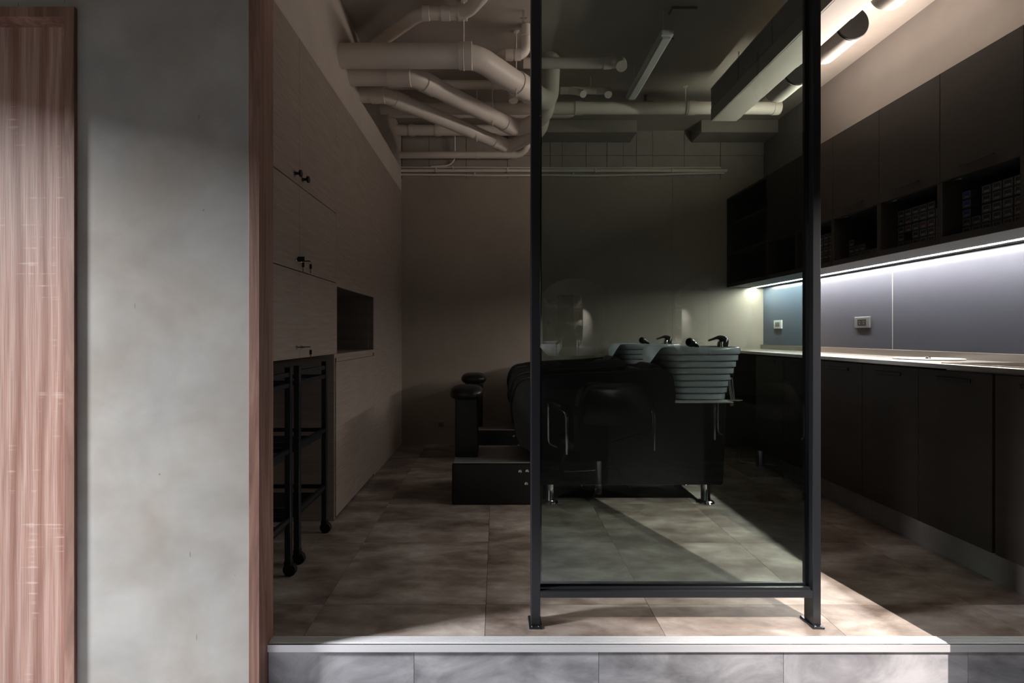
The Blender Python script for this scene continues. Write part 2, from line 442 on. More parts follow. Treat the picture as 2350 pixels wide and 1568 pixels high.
# painted block wall above the board
bx = [-0.87, -0.62, -0.28, 0.10, 0.49, 0.60, 0.82, 1.01, 1.16, 1.28, 1.43, 1.72, 2.05, 2.45]
for a, b in zip(bx, bx[1:]):
    q = random.uniform(0, 0.006)
    box('wall_block', a + 0.002, b - 0.002, D + 0.006 - q, D + 0.012, 2.432, 2.64, 'upper_wall', wb)
    box('wall_block', a + 0.002, b - 0.002, D + 0.004 - q, D + 0.012, 2.643, ZC, 'upper_wall', wb)
wr = S(box('wall_right', XR, XR + 0.15, 1.5, D, -0.17, ZC, 'right_wall'))
S(boxes('wall_left', [(-1.45, -1.28, 1.80, D, -0.17, ZC), (-1.28, XL - 0.004, 1.80, D, 2.312, ZC)], 'cream_wall'))
S(box('trim_2', 0.35, 1.22, 4.74, D - 0.001, 2.76, ZC, 'upper_wall', bev=0.003))
S(box('trim_3', 1.78, XR, 4.74, D - 0.001, 2.76, ZC, 'upper_wall', bev=0.003))

# front wall with the wooden door, and its wooden end jamb
S(boxes('wall_front', [(-1.309, -0.772, 1.70, 1.80, ZO, ZC), (-2.21, -1.309, 1.70, 1.80, 2.016, ZC), (-2.60, -2.21, 1.70, 1.80, ZO, ZC)], 'concrete'))
jm = S(box('trim_4', -0.772, -0.738, 1.694, 1.80, ZO, ZC, 'wood', bev=0.0015))
dr = thing('door_1', (-1.76, 1.75, ZO), kind='structure')
prism('casing_side', [(-1.339, ZO), (-1.309, ZO), (-1.309, 2.016), (-1.339, 1.985)], 1.687, 1.80, 'wood', dr)
prism('casing_side', [(-2.21, ZO), (-2.18, ZO), (-2.18, 1.985), (-2.21, 2.016)], 1.687, 1.80, 'wood', dr)
prism('casing_head', [(-2.18, 1.985), (-1.339, 1.985), (-1.309, 2.016), (-2.21, 2.016)], 1.687, 1.80, 'wood', dr)
for a, b in ((-2.18, -1.73), (-1.73, -1.385), (-1.385, -1.339)):
    box('door_board', a + 0.0006, b - 0.0006, 1.746, 1.79, ZO + 0.005, 1.985, 'wood_saw', dr)

# front room: floor, walls, window openings
S(box('floor_front', -2.75, 3.05, -1.4, 1.757, ZO - 0.1, ZO, 'riser'))
S(boxes('wall_side_left', [(-2.75, -2.60, -1.25, 0.45, ZO, ZC), (-2.75, -2.60, 1.38, 1.80, ZO, ZC), (-2.75, -2.60, 0.45, 1.38, 2.08, ZC)], 'outer_wall'))
S(boxes('wall_rear', [(-0.45, 3.05, -1.40, -1.25, ZO, ZC), (-2.75, -2.5, -1.40, -1.25, ZO, ZC), (-2.5, -0.45, -1.40, -1.25, 2.1, ZC)], 'outer_wall'))
S(box('wall_side_right', 2.90, 3.05, -1.25, 1.5, ZO, ZC, 'outer_wall'))
S(box('wall_end', 1.523, 3.05, 1.36, 1.50, ZO, ZC, 'concrete'))
for nm, fr in (('window_1', [(-2.70, -2.64, 0.45, 0.50, ZO, 2.08), (-2.70, -2.64, 1.33, 1.38, ZO, 2.08), (-2.70, -2.64, 0.50, 1.33, 2.03, 2.08), (-2.70, -2.64, 0.50, 1.33, ZO, ZO + 0.05)]),
               ('window_fill', [(-2.5, -2.45, -1.36, -1.30, ZO, 2.1), (-0.50, -0.45, -1.36, -1.30, ZO, 2.1), (-2.45, -0.50, -1.36, -1.30, 2.05, 2.1), (-2.45, -0.50, -1.36, -1.30, ZO, ZO + 0.05)])):  # second window is added in the rear wall to let in soft fill
    S(boxes(nm, fr, 'steel_frame'))

# ------------------------------------------------------------------ smoked glass screen
gs = thing('glass_screen', (0.61, 1.885, 0), 'smoked glass screen in a black steel frame standing near the step', 'screen')
PX = [(0.1175, 0.149), (1.080, 1.1075)]
for x0, x1 in PX:
    box('post', x0, x1, 1.860, 1.915, 0.006, ZC - 0.003, 'steel_frame', gs, bev=0.002)
    p = box('base_plate', x0 - 0.0075, x1 + 0.0055, 1.846, 1.928, 0.0, 0.006, 'steel_frame', gs, bev=0.0015)
    for bxx, byy in ((x0 + 0.003, 1.853), (x1 - 0.006, 1.853)):
        lathe('bolt', [(0.003, 0.006), (0.003, 0.0085), (0.0015, 0.0095)], (bxx, byy, 0), 'chrome', p, seg=10)
box('bottom_rail', 0.149, 1.080, 1.860, 1.915, 0.100, 0.124, 'steel_frame', gs, bev=0.002)
box('top_rail', 0.149, 1.080, 1.860, 1.915, ZC - 0.03, ZC - 0.003, 'steel_frame', gs)
for nm, b in (('glazing_bead', (0.149, 0.156, 1.893, 1.905, 0.124, ZC - 0.03)), ('glazing_bead', (1.069, 1.080, 1.893, 1.905, 0.124, ZC - 0.03)),
              ('glazing_bead', (0.149, 1.080, 1.870, 1.882, 0.124, 0.131)), ('glazing_bead', (0.149, 1.080, 1.893, 1.905, 0.124, 0.137))):
    box(nm, *b, 'steel_frame', gs)
box('pane', 0.1495, 1.0795, 1.8845, 1.8905, 0.1245, ZC - 0.031, 'glass', gs)

# ------------------------------------------------------------------ left cabinets
d0, d1, d2, d3, d4 = 1.855, 2.401, 2.947, 3.42, 3.856
XF = XL - 0.018
c1 = thing('wall_cabinet', (-1.07, (d0 + d2) / 2, 0.896), 'taupe wall cabinet with six doors, round knobs and keyed locks', 'cabinet')
box('body', -1.278, XF - 0.001, d0, d2 - 0.002, 0.900, 2.308, 'dark_gap', c1)
g = 0.0022
def key(parent, d, z, swing):
    bm = bmesh.new()
    add_tube(bm, [(XL + 0.002, d, z), (XL + 0.03, d, z)], 0.0045, 10)
    o = new_obj('key_shaft', bm, 'chrome', parent, smooth=True)
    return o
for zi, (za, zb) in enumerate(((1.657, 2.308), (1.281, 1.653), (0.896, 1.277))):
    for di, (ya, yb) in enumerate(((d0, d1), (d1, d2))):
        dd = box('door', XF, XL, ya + (0.001 if di else 0), yb - 0.001, za, zb, 'laminate', c1, bev=0.0008, seg=1)
        if zi == 0:
            dk = d1 - 0.052 if di == 0 else d1 + 0.04
            lathe('knob', [(0.009, 0.0), (0.006, 0.004), (0.006, 0.016), (0.010, 0.019), (0.0145, 0.021), (0.0155, 0.025), (0.0145, 0.029), (0.010, 0.031)],
                  (XL, dk, 1.695), 'black', dd, axis='x', seg=20)
        else:
            z = (1.326 if zi == 1 else 0.945)
            dk = d1 - 0.038 if di == 0 else d1 + 0.022
            lathe('lock', [(0.0105, 0.0), (0.0105, 0.003), (0.008, 0.006), (0.003, 0.0065)], (XL, dk, z), 'chrome', dd, axis='x', seg=18)
            if zi == 1 and di == 0:
                box('key', XL + 0.006, XL + 0.036, dk - 0.002, dk + 0.002, z - 0.010, z + 0.012, 'black_gloss', dd, bev=0.0018)
            else:
                box('key', XL + 0.006, XL + 0.040, dk - 0.010, dk + 0.010, z - 0.002, z + 0.002, 'black_gloss', dd, bev=0.0015)
            if di == 1 or zi == 1:
                xk = XL + (0.042 if di == 1 else 0.030); yk = dk
                tube('key_ring', [(xk, yk, z), (xk + 0.003, yk, z - 0.006), (xk, yk, z - 0.013)], 0.0009, 'brass', dd, seg=6)
                box('spare_key', xk - 0.0055, xk + 0.0055, yk - 0.002, yk + 0.002, z - 0.034, z - 0.013, 'black_gloss', dd, bev=0.0018)
                box('key_blade', xk - 0.002, xk + 0.002, yk - 0.001, yk + 0.001, z - 0.054, z - 0.034, 'brass', dd)

c2 = thing('niche_cabinet', (-1.07, (d2 + d4) / 2, 0.0), 'tall taupe cabinet with an open rectangular niche above plain panels', 'cabinet')
box('body', -1.278, XF - 0.001, d2, d4 - 0.001, 1.285, 2.308, 'dark_gap', c2)
box('door', XF, XL, d2 + 0.0005, d3 - 0.0005, 1.262, 2.308, 'laminate', c2)
box('door', XF, XL, d3 + 0.0005, d4 - 0.0005, 1.262, 2.308, 'laminate', c2)
box('niche_top', -1.278, XF - 0.001, d2, d4 - 0.001, 1.262, 1.284, 'taupe_dark', c2)
box('niche_back', -1.278, -1.26, d2 + 0.02, d4 - 0.03, 0.895, 1.262, 'taupe_dark', c2)
box('niche_side', -1.278, XL, d2, d2 + 0.018, 0.895, 1.262, 'laminate', c2)
box('niche_side', -1.26, XL - 0.035, d4 - 0.03, d4 - 0.001, 0.895, 1.262, 'taupe_dark', c2)
box('niche_edge', XL - 0.034, XL, d4 - 0.022, d4 - 0.001, 0.895, 1.262, 'taupe_dark', c2)
box('niche_shelf', -1.278, XL, d2 - 0.032, d4 - 0.001, 0.873, 0.894, 'laminate', c2)
box('rail', XL - 0.02, XL - 0.003, d2 + 0.02, d4 - 0.02, 0.852, 0.872, 'laminate', c2)
box('rail_end', XL - 0.02, XL - 0.002, d4 - 0.019, d4 - 0.001, 0.852, 0.872, 'dark_gap', c2)
box('side_panel', -1.278, XL - 0.002, d2 - 0.028, d2 - 0.022, 0.0, 0.872, 'laminate', c2)
box('side_core', -1.278, XL - 0.004, d2 - 0.0215, d2 - 0.001, 0.0, 0.872, 'taupe_dark', c2)
box('lower_panel', XF, XL, d2 + 0.0005, d3 - 0.0005, 0.014, 0.850, 'laminate', c2)
box('lower_panel', XF, XL, d3 + 0.0005, d4 - 0.0005, 0.014, 0.850, 'laminate', c2)
box('plinth', -1.278, XF - 0.003, d2, d4 - 0.001, 0.0, 0.850, 'dark_gap', c2)
c3 = thing('filler_cabinet', (-1.07, (d4 + D) / 2, 0.0), 'plain full-height taupe panel filling the corner by the back wall', 'panel')
box('panel', XF, XL, d4 + 0.0005, D - 0.001, 0.0, 2.308, 'laminate', c3)
box('body', -1.278, XF - 0.001, d4 + 0.001, D - 0.001, 0.0, 2.308, 'dark_gap', c3)

# black trolleys under the left cabinets
def trolley(name, x0, x1, y0, y1, label):
    t = thing(name, ((x0 + x1) / 2, (y0 + y1) / 2, 0), label, 'trolley', 'black trolleys in the bay under the locker doors')
    s = 0.0125
    for px, py in ((x0, y0), (x1, y0), (x0, y1), (x1, y1)):
        box('post', px - s, px + s, py - s, py + s, 0.065, 0.865, 'steel_frame', t, bev=0.002)
        cst = lathe('caster_wheel', [(0.008, -0.011), (0.024, -0.011), (0.028, -0.007), (0.028, 0.007), (0.024, 0.011), (0.008, 0.011)], (px + 0.006, py, 0.028), 'black', t, axis='y', seg=22)
        box('caster_fork', px - 0.014, px + 0.014, py - 0.016, py + 0.016, 0.046, 0.065, 'black', cst, bev=0.002)
    for z in (0.835, 0.790):
        for px in (x0, x1): box('side_rail', px - 0.008, px + 0.008, y0 + s, y1 - s, z - 0.009, z + 0.009, 'steel_frame', t)
    for py in (y0, y1): box('end_rail', x0 + s, x1 - s, py - 0.008, py + 0.008, 0.781, 0.799, 'steel_frame', t)
    for z in (0.52, 0.235):
        for px in (x0, x1): box('side_rail', px - 0.008, px + 0.008, y0 + s, y1 - s, z - 0.009, z + 0.009, 'steel_frame', t)
        for py in (y0, y1): box('end_rail', x0 + s, x1 - s, py - 0.008, py + 0.008, z - 0.009, z + 0.009, 'steel_frame', t)
        tr = box('tray', x0 + 0.012, x1 - 0.012, y0 + 0.012, y1 - 0.012, z - 0.035, z - 0.028, 'black', t)
        box('tray_wall', x0 + 0.008, x0 + 0.012, y0 + 0.012, y1 - 0.012, z - 0.035, z - 0.009, 'black', tr)
        box('tray_wall', x1 - 0.012, x1 - 0.008, y0 + 0.012, y1 - 0.012, z - 0.035, z - 0.009, 'black', tr)
    return t
trolley('tool_trolley', -1.20, -0.868, 2.372, 2.745, 'black steel trolley on casters beside the niche cabinet')
trolley('tool_trolley', -1.19, -0.862, 1.905, 2.255, 'black steel trolley on casters beside the wooden jamb')

# ------------------------------------------------------------------ right wall: base cabinets, worktop, splash, wall cabinets
XB = 1.965
bd = [1.76, 2.15, 2.54, 2.93, 3.33, 3.73, 4.13]
base_names = ['beside the glass wall end', 'under the sink opening', 'under the round steel sink', 'below the double socket', 'next to the narrow door pair', 'next to the open bay']
base_labels = ['charcoal base cabinet door nearest the step at the end of the worktop',
               'charcoal base cabinet under the sink opening with dark slot handle',
               'charcoal base cabinet under the round steel sink cover',
               'charcoal base cabinet below the splashback panel joint',
               'charcoal base cabinet below the stainless double socket',
               'charcoal base cabinet bordering the open knee bay']
for i in range(6):
    a, b = bd[i], bd[i + 1]
    t = thing('base_cabinet', (2.2, (a + b) / 2, 0), base_labels[i], 'cabinet', 'base cabinets under the steel worktop')
    box('body', XB + 0.019, 2.435, a + 0.001, b - 0.001, 0.13, 0.69 if i < 2 else 0.846, 'dark_cab_in', t)
    dr_ = box('door', XB, XB + 0.018, a + (0.012 if i == 1 else 0.0015), b - 0.0015, 0.132, 0.842, 'dark_cab', t, bev=0.0008, seg=1)
    m_ = (a + b) / 2
    h = box('handle', XB - 0.006, XB - 0.0002, m_ - 0.088, m_ + 0.088, 0.797, 0.815, 'black', dr_, bev=0.002)
    box('plinth', 2.02, 2.43, a + 0.0005, b - 0.0005, 0.0, 0.129, 'kick', t)
t = thing('open_base_unit', (2.2, 4.56, 0), 'dark open base bay without doors at the back wall', 'cabinet')
box('side', XB + 0.01, 2.435, 4.131, 4.149, 0.0, 0.846, 'dark_cab_in', t)
box('back', 2.40, 2.435, 4.15, D - 0.002, 0.0, 0.846, 'dark_cab_in', t)
box('shelf', 2.05, 2.399, 4.15, D - 0.002, 0.42, 0.44, 'dark_cab_in', t)

wt = thing('worktop', (2.2, 3.4, 0.85), 'stainless steel worktop with upstand above the charcoal base cabinets', 'worktop')
# slab with a sink opening and round opening left simple: built from strips round the rectangular sink
SX0, SX1, SY0, SY1 = 2.03, 2.385, 1.82, 2.46
bm = bmesh.new()
for b_ in ((1.95, SX0, 1.76, D - 0.002), (SX1, 2.43, 1.76, D - 0.002), (SX0, SX1, 1.76, SY0), (SX0, SX1, SY1, D - 0.002)):
    add_box(bm, b_[0], b_[1], b_[2], b_[3], 0.851, 0.870)
new_obj('slab', bm, 'steel', wt)
box('upstand', 2.4155, 2.4485, 1.76, D - 0.002, 0.870, 0.908, 'steel', wt, bev=0.0015)
boxes('sink_bowl', [(SX0, SX1, SY0, SY1, 0.70, 0.705), (SX0, SX0 + 0.004, SY0, SY1, 0.705, 0.851), (SX1 - 0.004, SX1, SY0, SY1, 0.705, 0.851), (SX0, SX1, SY0, SY0 + 0.004, 0.705, 0.851), (SX0, SX1, SY1 - 0.004, SY1, 0.705, 0.851)], 'steel', wt)
boxes('sink_rim', [(SX0 - 0.012, SX0, SY0 - 0.012, SY1 + 0.012, 0.870, 0.8735), (SX1, SX1 + 0.012, SY0 - 0.012, SY1 + 0.012, 0.870, 0.8735), (SX0, SX1, SY1, SY1 + 0.012, 0.870, 0.8735), (SX0, SX1, SY0 - 0.012, SY0, 0.870, 0.8735)], 'steel', wt)
sk = thing('sink_cover', (2.27, 2.86, 0.8705), 'shallow round steel sink cover lying on the worktop', 'cover')
lathe('disc', [(0.03, 0.0), (0.150, 0.0), (0.155, 0.003), (0.150, 0.006), (0.125, 0.0035), (0.03, 0.003)], (2.265, 2.86, 0.8705), 'grille', sk, seg=40)
lathe('knob', [(0.012, 0.003), (0.010, 0.008), (0.014, 0.012), (0.008, 0.015)], (2.265, 2.86, 0.8705), 'chrome', sk, seg=20)

sp = S(box('trim_5', XR - 0.003, XR - 0.0005, 1.6, D - 0.001, 0.91, 1.428, 'dark_gap'))
for a, b, m_ in ((1.6, 3.357, 'splash'), (3.362, 4.30, 'splash'), (4.302, D - 0.001, 'splash_blue')):
    box('splash_panel', XR - 0.009, XR - 0.003, a, b - 0.001, 0.9085, 1.428, m_, sp)
box('joint_strip', XR - 0.0095, XR - 0.003, 3.3572, 3.3612, 0.9085, 1.428, 'grille', sp)

def outlet(y, z, wd, ht, plate, label):
    t = thing('wall_socket', (XR - 0.009, y, z), label, 'socket')
    box('plate', XR - 0.021, XR - 0.0092, y - wd / 2, y + wd / 2, z - ht / 2, z + ht / 2, plate, t, bev=0.0025)
    ins = box('insert', XR - 0.0225, XR - 0.021, y - wd * 0.28, y + wd * 0.28, z - ht * 0.27, z + ht * 0.27, 'black_gloss' if plate == 'gunmetal' else 'grille', t, bev=0.0006)
    for s in (-1, 1):
        for q in (-1, 1):
            box('slot', XR - 0.0232, XR - 0.0225, y + s * wd * 0.14 + q * 0.006 - 0.0012, y + s * wd * 0.14 + q * 0.006 + 0.0012, z + 0.001, z + 0.009, 'chrome' if plate == 'gunmetal' else 'black', ins)
        lathe('earth_hole', [(0.0033, -0.0232), (0.0033, -0.0225)], (XR, y + s * wd * 0.14, z - 0.008), 'chrome' if plate == 'gunmetal' else 'black', ins, axis='x', seg=10)
outlet(3.625, 1.081, 0.150, 0.074, 'gunmetal', 'stainless double wall socket on the pale lit splashback')
outlet(4.715, 1.087, 0.128, 0.074, 'white_plastic', 'white double wall socket on the blue-grey splashback behind the glass')

XU = 2.107
ud = [1.76, 2.177, 2.59, 3.003, 3.416, 3.83, 4.24]
ZB, ZM, ZT = 1.43, 1.72, 2.24
up_labels = ['charcoal wall cabinet over the sink end with a niche of colour boxes',
             'charcoal wall cabinet whose niche holds blue-fronted colour boxes',
             'charcoal wall cabinet whose niche holds dark red colour boxes',
             'charcoal wall cabinet whose niche holds the half-empty box stack',
             'charcoal wall cabinet above the stainless double socket with full box stack',
             'charcoal wall cabinet behind the smoked glass with an empty niche']
XBACK = 2.444
for i in range(6):
    a, b = ud[i], ud[i + 1]
    t = thing('overhead_cabinet', (2.28, (a + b) / 2, ZB), up_labels[i], 'cabinet', 'overhead cabinets along the right wall')
    box('body', XU + 0.019, XBACK, a + 0.0005, b - 0.0005, ZM, ZT, 'dark_cab_in', t)
    dd = box('door', XU, XU + 0.018, a + 0.0012, b - 0.0012, ZM + 0.002, ZT, 'dark_cab', t, bev=0.0008, seg=1)
    m_ = (a + b) / 2
    h = box('handle', XU - 0.016, XU - 0.011, m_ - 0.087, m_ + 0.087, 1.760, 1.770, 'black', dd, bev=0.0015)
    boxes('handle_foot', [(XU - 0.011, XU, m_ - 0.08, m_ - 0.072, 1.762, 1.768), (XU - 0.011, XU, m_ + 0.072, m_ + 0.08, 1.762, 1.768)], 'black', h)
    box('niche_floor', XU, XBACK, a + 0.0005, b - 0.0005, ZB + 0.002, ZB + 0.032, 'dark_cab_in', t)
    box('niche_side', XU, XBACK, a + 0.0005, a + 0.0155, ZB + 0.032, ZM, 'dark_cab', t)
    box('niche_side', XU, XBACK, b - 0.0155, b - 0.0005, ZB + 0.032, ZM, 'dark_cab', t)
    box('niche_back', XBACK - 0.012, XBACK, a + 0.0155, b - 0.0155, ZB + 0.032, ZM, 'dark_cab_in', t)
    pk = lathe('puck_light', [(0.016, -0.006), (0.020, -0.004), (0.020, 0.0)], (XU + 0.045, b - 0.06, ZM), 'chrome', t, seg=20)
    box('bottom_skin', XU, XBACK, a + 0.0002, b - 0.0002, ZB - 0.0005, ZB + 0.002, 'under', t)
t = thing('overhead_cabinet', (2.28, 4.6, ZB), 'charcoal overhead shelf unit in the corner at the back wall', 'cabinet', 'overhead cabinets along the right wall')
a, b = 4.24, D - 0.002
box('back', XBACK - 0.012, XBACK, a + 0.001, b, ZB + 0.002, ZT, 'dark_cab_in', t)
for z in (ZB + 0.002, 1.725, 1.985, ZT - 0.018): box('shelf', XU + (0.0 if z in (ZB + 0.002, ZT - 0.018) else 0.008), XBACK - 0.012, a + 0.016, b - 0.016, z, z + (0.03 if z < 1.5 else 0.018), 'dark_cab_in', t)
box('side', XU, XBACK, a + 0.0005, a + 0.0155, ZB + 0.002, ZT, 'dark_cab', t)
box('side', XU, XBACK, b - 0.0155, b, ZB + 0.002, ZT, 'dark_cab', t)
box('bottom_skin', XU, XBACK, a + 0.0002, b, ZB - 0.0005, ZB + 0.002, 'under', t)

# LED strip under the overhead cabinets
ls = thing('led_strip', (2.345, 3.4, ZB - 0.012), 'glowing white strip light under the overhead cabinets', 'strip light')
boxes('channel', [(2.322, 2.327, 1.62, D - 0.006, ZB - 0.0035, ZB - 0.0008), (2.363, 2.368, 1.62, D - 0.006, ZB - 0.0035, ZB - 0.0008)], 'alu', ls)
box('diffuser', 2.332, 2.358, 1.62, D - 0.006, ZB - 0.0030, ZB - 0.0008, 'led', ls)

# warm fill strip added unseen on the overhead cabinets, tilted to the ceiling
ul = thing('hidden_fill_strip', (2.2, 3.3, ZT), 'warm fill strip added out of sight on the overhead cabinets', 'strip light')
box('channel', 2.136, 2.166, 2.3, 3.8, ZT + 0.0005, ZT + 0.003, 'alu', ul)
bm = bmesh.new(); qv = [bm.verts.new(p) for p in ((2.144, 2.3, ZT + 0.005), (2.144, 3.8, ZT + 0.005), (2.159, 3.8, ZT + 0.022), (2.159, 2.3, ZT + 0.022))]
bm.faces.new(qv); ex = bmesh.ops.extrude_face_region(bm, geom=bm.faces[:])
for v in [e for e in ex['geom'] if isinstance(e, bmesh.types.BMVert)]: v.co += Vector((-0.002, 0, 0.0015))
new_obj('diffuser', bm, 'fill_warm', ul)
box('back_shield', 2.161, 2.165, 2.3, 3.8, ZT + 0.003, ZT + 0.025, 'alu', ul)
box('front_lip', 2.136, 2.1385, 2.3, 3.8, ZT + 0.003, ZT + 0.0150, 'alu', ul)

# boxes of hair colour in the niches: (first column at the far side) rows present per column, from the bottom
bw, bh, bdp = 0.0515, 0.042, 0.15
proto = {}
def frame_mesh(bm, y0, y1, z0, z1, x, th):
    for q in ((y0, y1, z0, z0 + th), (y0, y1, z1 - th, z1), (y0, y0 + th, z0 + th, z1 - th), (y1 - th, y1, z0 + th, z1 - th)):
        add_box(bm, x - 0.0006, x, q[0], q[1], q[2], q[3])
def make_box(kind):
    o = box('color_box', 0, bdp, -bw / 2 + 0.0012, bw / 2 - 0.0012, 0.0, bh - 0.0012, 'box')
    bm = bmesh.new(); frame_mesh(bm, -0.020, 0.020, 0.006, 0.036, -0.0002, 0.0022)
    new_obj('printed_frame', bm, 'label', o)
    bm = bmesh.new(); add_box(bm, -0.0007, -0.0002, -0.013, 0.013, 0.0095, 0.0165)
    new_obj('printed_bar', bm, 'label', o)
    if kind != 'grey':
        bm = bmesh.new(); add_box(bm, -0.0009, -0.0002, -0.017, 0.017, 0.0195, 0.0335)
        new_obj('color_patch', bm, 'label_' + kind, o)
    return o
niche = [
    # (near joint, far joint, label phrase, columns of (kind per row from the bottom or None))
    (3.416, 3.83, 'full stack over the steel socket', [['grey'] * 5 for _ in range(7)]),
    (3.003, 3.416, 'half-empty stack', [['grey'] * 3, ['grey'] * 2, ['grey'] * 2, ['grey'], ['grey']]),
    (2.59, 3.003, 'stack with dark red fronts', [['grey'] * 5, ['grey', None, 'red', 'grey', 'grey'], ['grey'] * 5, ['grey', 'grey', 'red', 'grey', 'grey'], ['grey'] * 5, ['grey'] * 4]),
    (2.177, 2.59, 'stack with blue fronts', [['grey', 'grey', 'blue', 'blue', 'blue'], ['grey', 'grey'], ['grey'] * 5, ['grey'] * 5, ['grey'] * 5, ['grey'] * 5]),
    (1.76, 2.177, 'low stack over the sink end', [['grey'] * 4, ['grey'] * 3]),
]
word = {'grey': 'grey-framed box', 'blue': 'blue-fronted box', 'red': 'red-fronted box'}
ordw = ['first', 'second', 'third', 'fourth', 'fifth', 'sixth', 'seventh', 'eighth']
for a, b, ph, cols in niche:
    for ci, col in enumerate(cols):
        y = b - 0.0155 - bw * (ci + 0.5) - 0.002
        if y - bw / 2 < a + 0.0155: continue
        for r, k in enumerate(col):
            if k is None: continue
            if k not in proto: proto[k] = o = make_box(k)
            else: o = copy_tree(proto[k])
            zz = ZB + 0.0322 + r * bh + (0.0022 if r > 2 else 0.0)
            o.location = (2.272, y, zz)
            tag(o, '%s, %s row up, %s column from back wall, %s' % (word[k], ordw[r], ordw[ci], ph), 'box', 'colour boxes in the ' + ph)
    # thin glass dividing shelf resting on the third row
    if len(cols) > 5:
        n = len(cols); y1 = b - 0.0158; y0 = a + 0.0158
        o = box('divider_shelf', 2.262, XBACK - 0.013, y0, y1, ZB + 0.0322 + 3 * bh - 0.0010, ZB + 0.0322 + 3 * bh + 0.0018, 'grille')
        tag(o, 'thin grey shelf over the third box row of the ' + ph, 'shelf', 'divider shelves in the niches')

# ------------------------------------------------------------------ backwash units
def basin(parent):
    cx, cy = 1.235, 3.47; n = 56
    steps = 8; zt, zb_ = 0.925, 0.603
    prof = []           # (scale, z)
    prof.append((0.985, zt)); prof.append((1.0, zt - 0.006))
    for i in range(steps):
        z0 = zt - 0.006 - (zt - 0.006 - zb_) * i / steps; z1 = zt - 0.006 - (zt - 0.006 - zb_) * (i + 1) / steps
        s0 = 1.0 - 0.34 * (i / steps) ** 1.0; s1 = 1.0 - 0.34 * ((i + 1) / steps)
        prof.append((s0 - 0.004, z1 + 0.007)); prof.append((s0 - 0.012, z1 + 0.004)); prof.append((s1 - 0.022, z1 + 0.003)); prof.append((s1 - 0.022, z1 - 0.001)); prof.append((s1 - 0.003, z1 - 0.005))
    prof.append((0.5, zb_ - 0.002))
    inner = [(0.94, zt - 0.001), (0.92, zt - 0.012), (0.86, zt - 0.06), (0.74, zt - 0.13), (0.55, zt - 0.18), (0.2, zt - 0.20), (0.05, zt - 0.205)]
    allp = list(reversed(inner)) + prof
    bm = bmesh.new(); rings = []
    for s, z in allp:
        ring = []
        for k in range(n):
            a = 2 * PI * k / n
            ex = 0.52
            ux = math.copysign(abs(math.cos(a)) ** ex, math.cos(a)); uy = math.copysign(abs(math.sin(a)) ** ex, math.sin(a))
            x = cx + 0.262 * s * ux; y = cy + 0.245 * s * uy
            # neck notch on the chair side
            if ux < 0:
                v = abs(uy * s) / 0.80
                drop = 0.115 * max(0.0, 1 - v * v) ** 0.9 * min(1.0, max(0.0, (-ux * s - 0.55) / 0.25))
                zz = min(z, zt - drop)
                x -= 0.018 * max(0, (z - 0.80) / 0.125) * (-ux)
            else: zz = z
            ring.append(bm.verts.new((x, y, zz)))
        rings.append(ring)
    for a, b in zip(rings, rings[1:]):
        for k in range(n): bm.faces.new((a[k], a[(k + 1) % n], b[(k + 1) % n], b[k]))
    bm.faces.new(rings[0][::-1]); bm.faces.new(rings[-1])
    o = new_obj('basin', bm, 'ceramic', parent, smooth=True)
    o['label'] = 'grey ribbed ceramic basin'
    return o

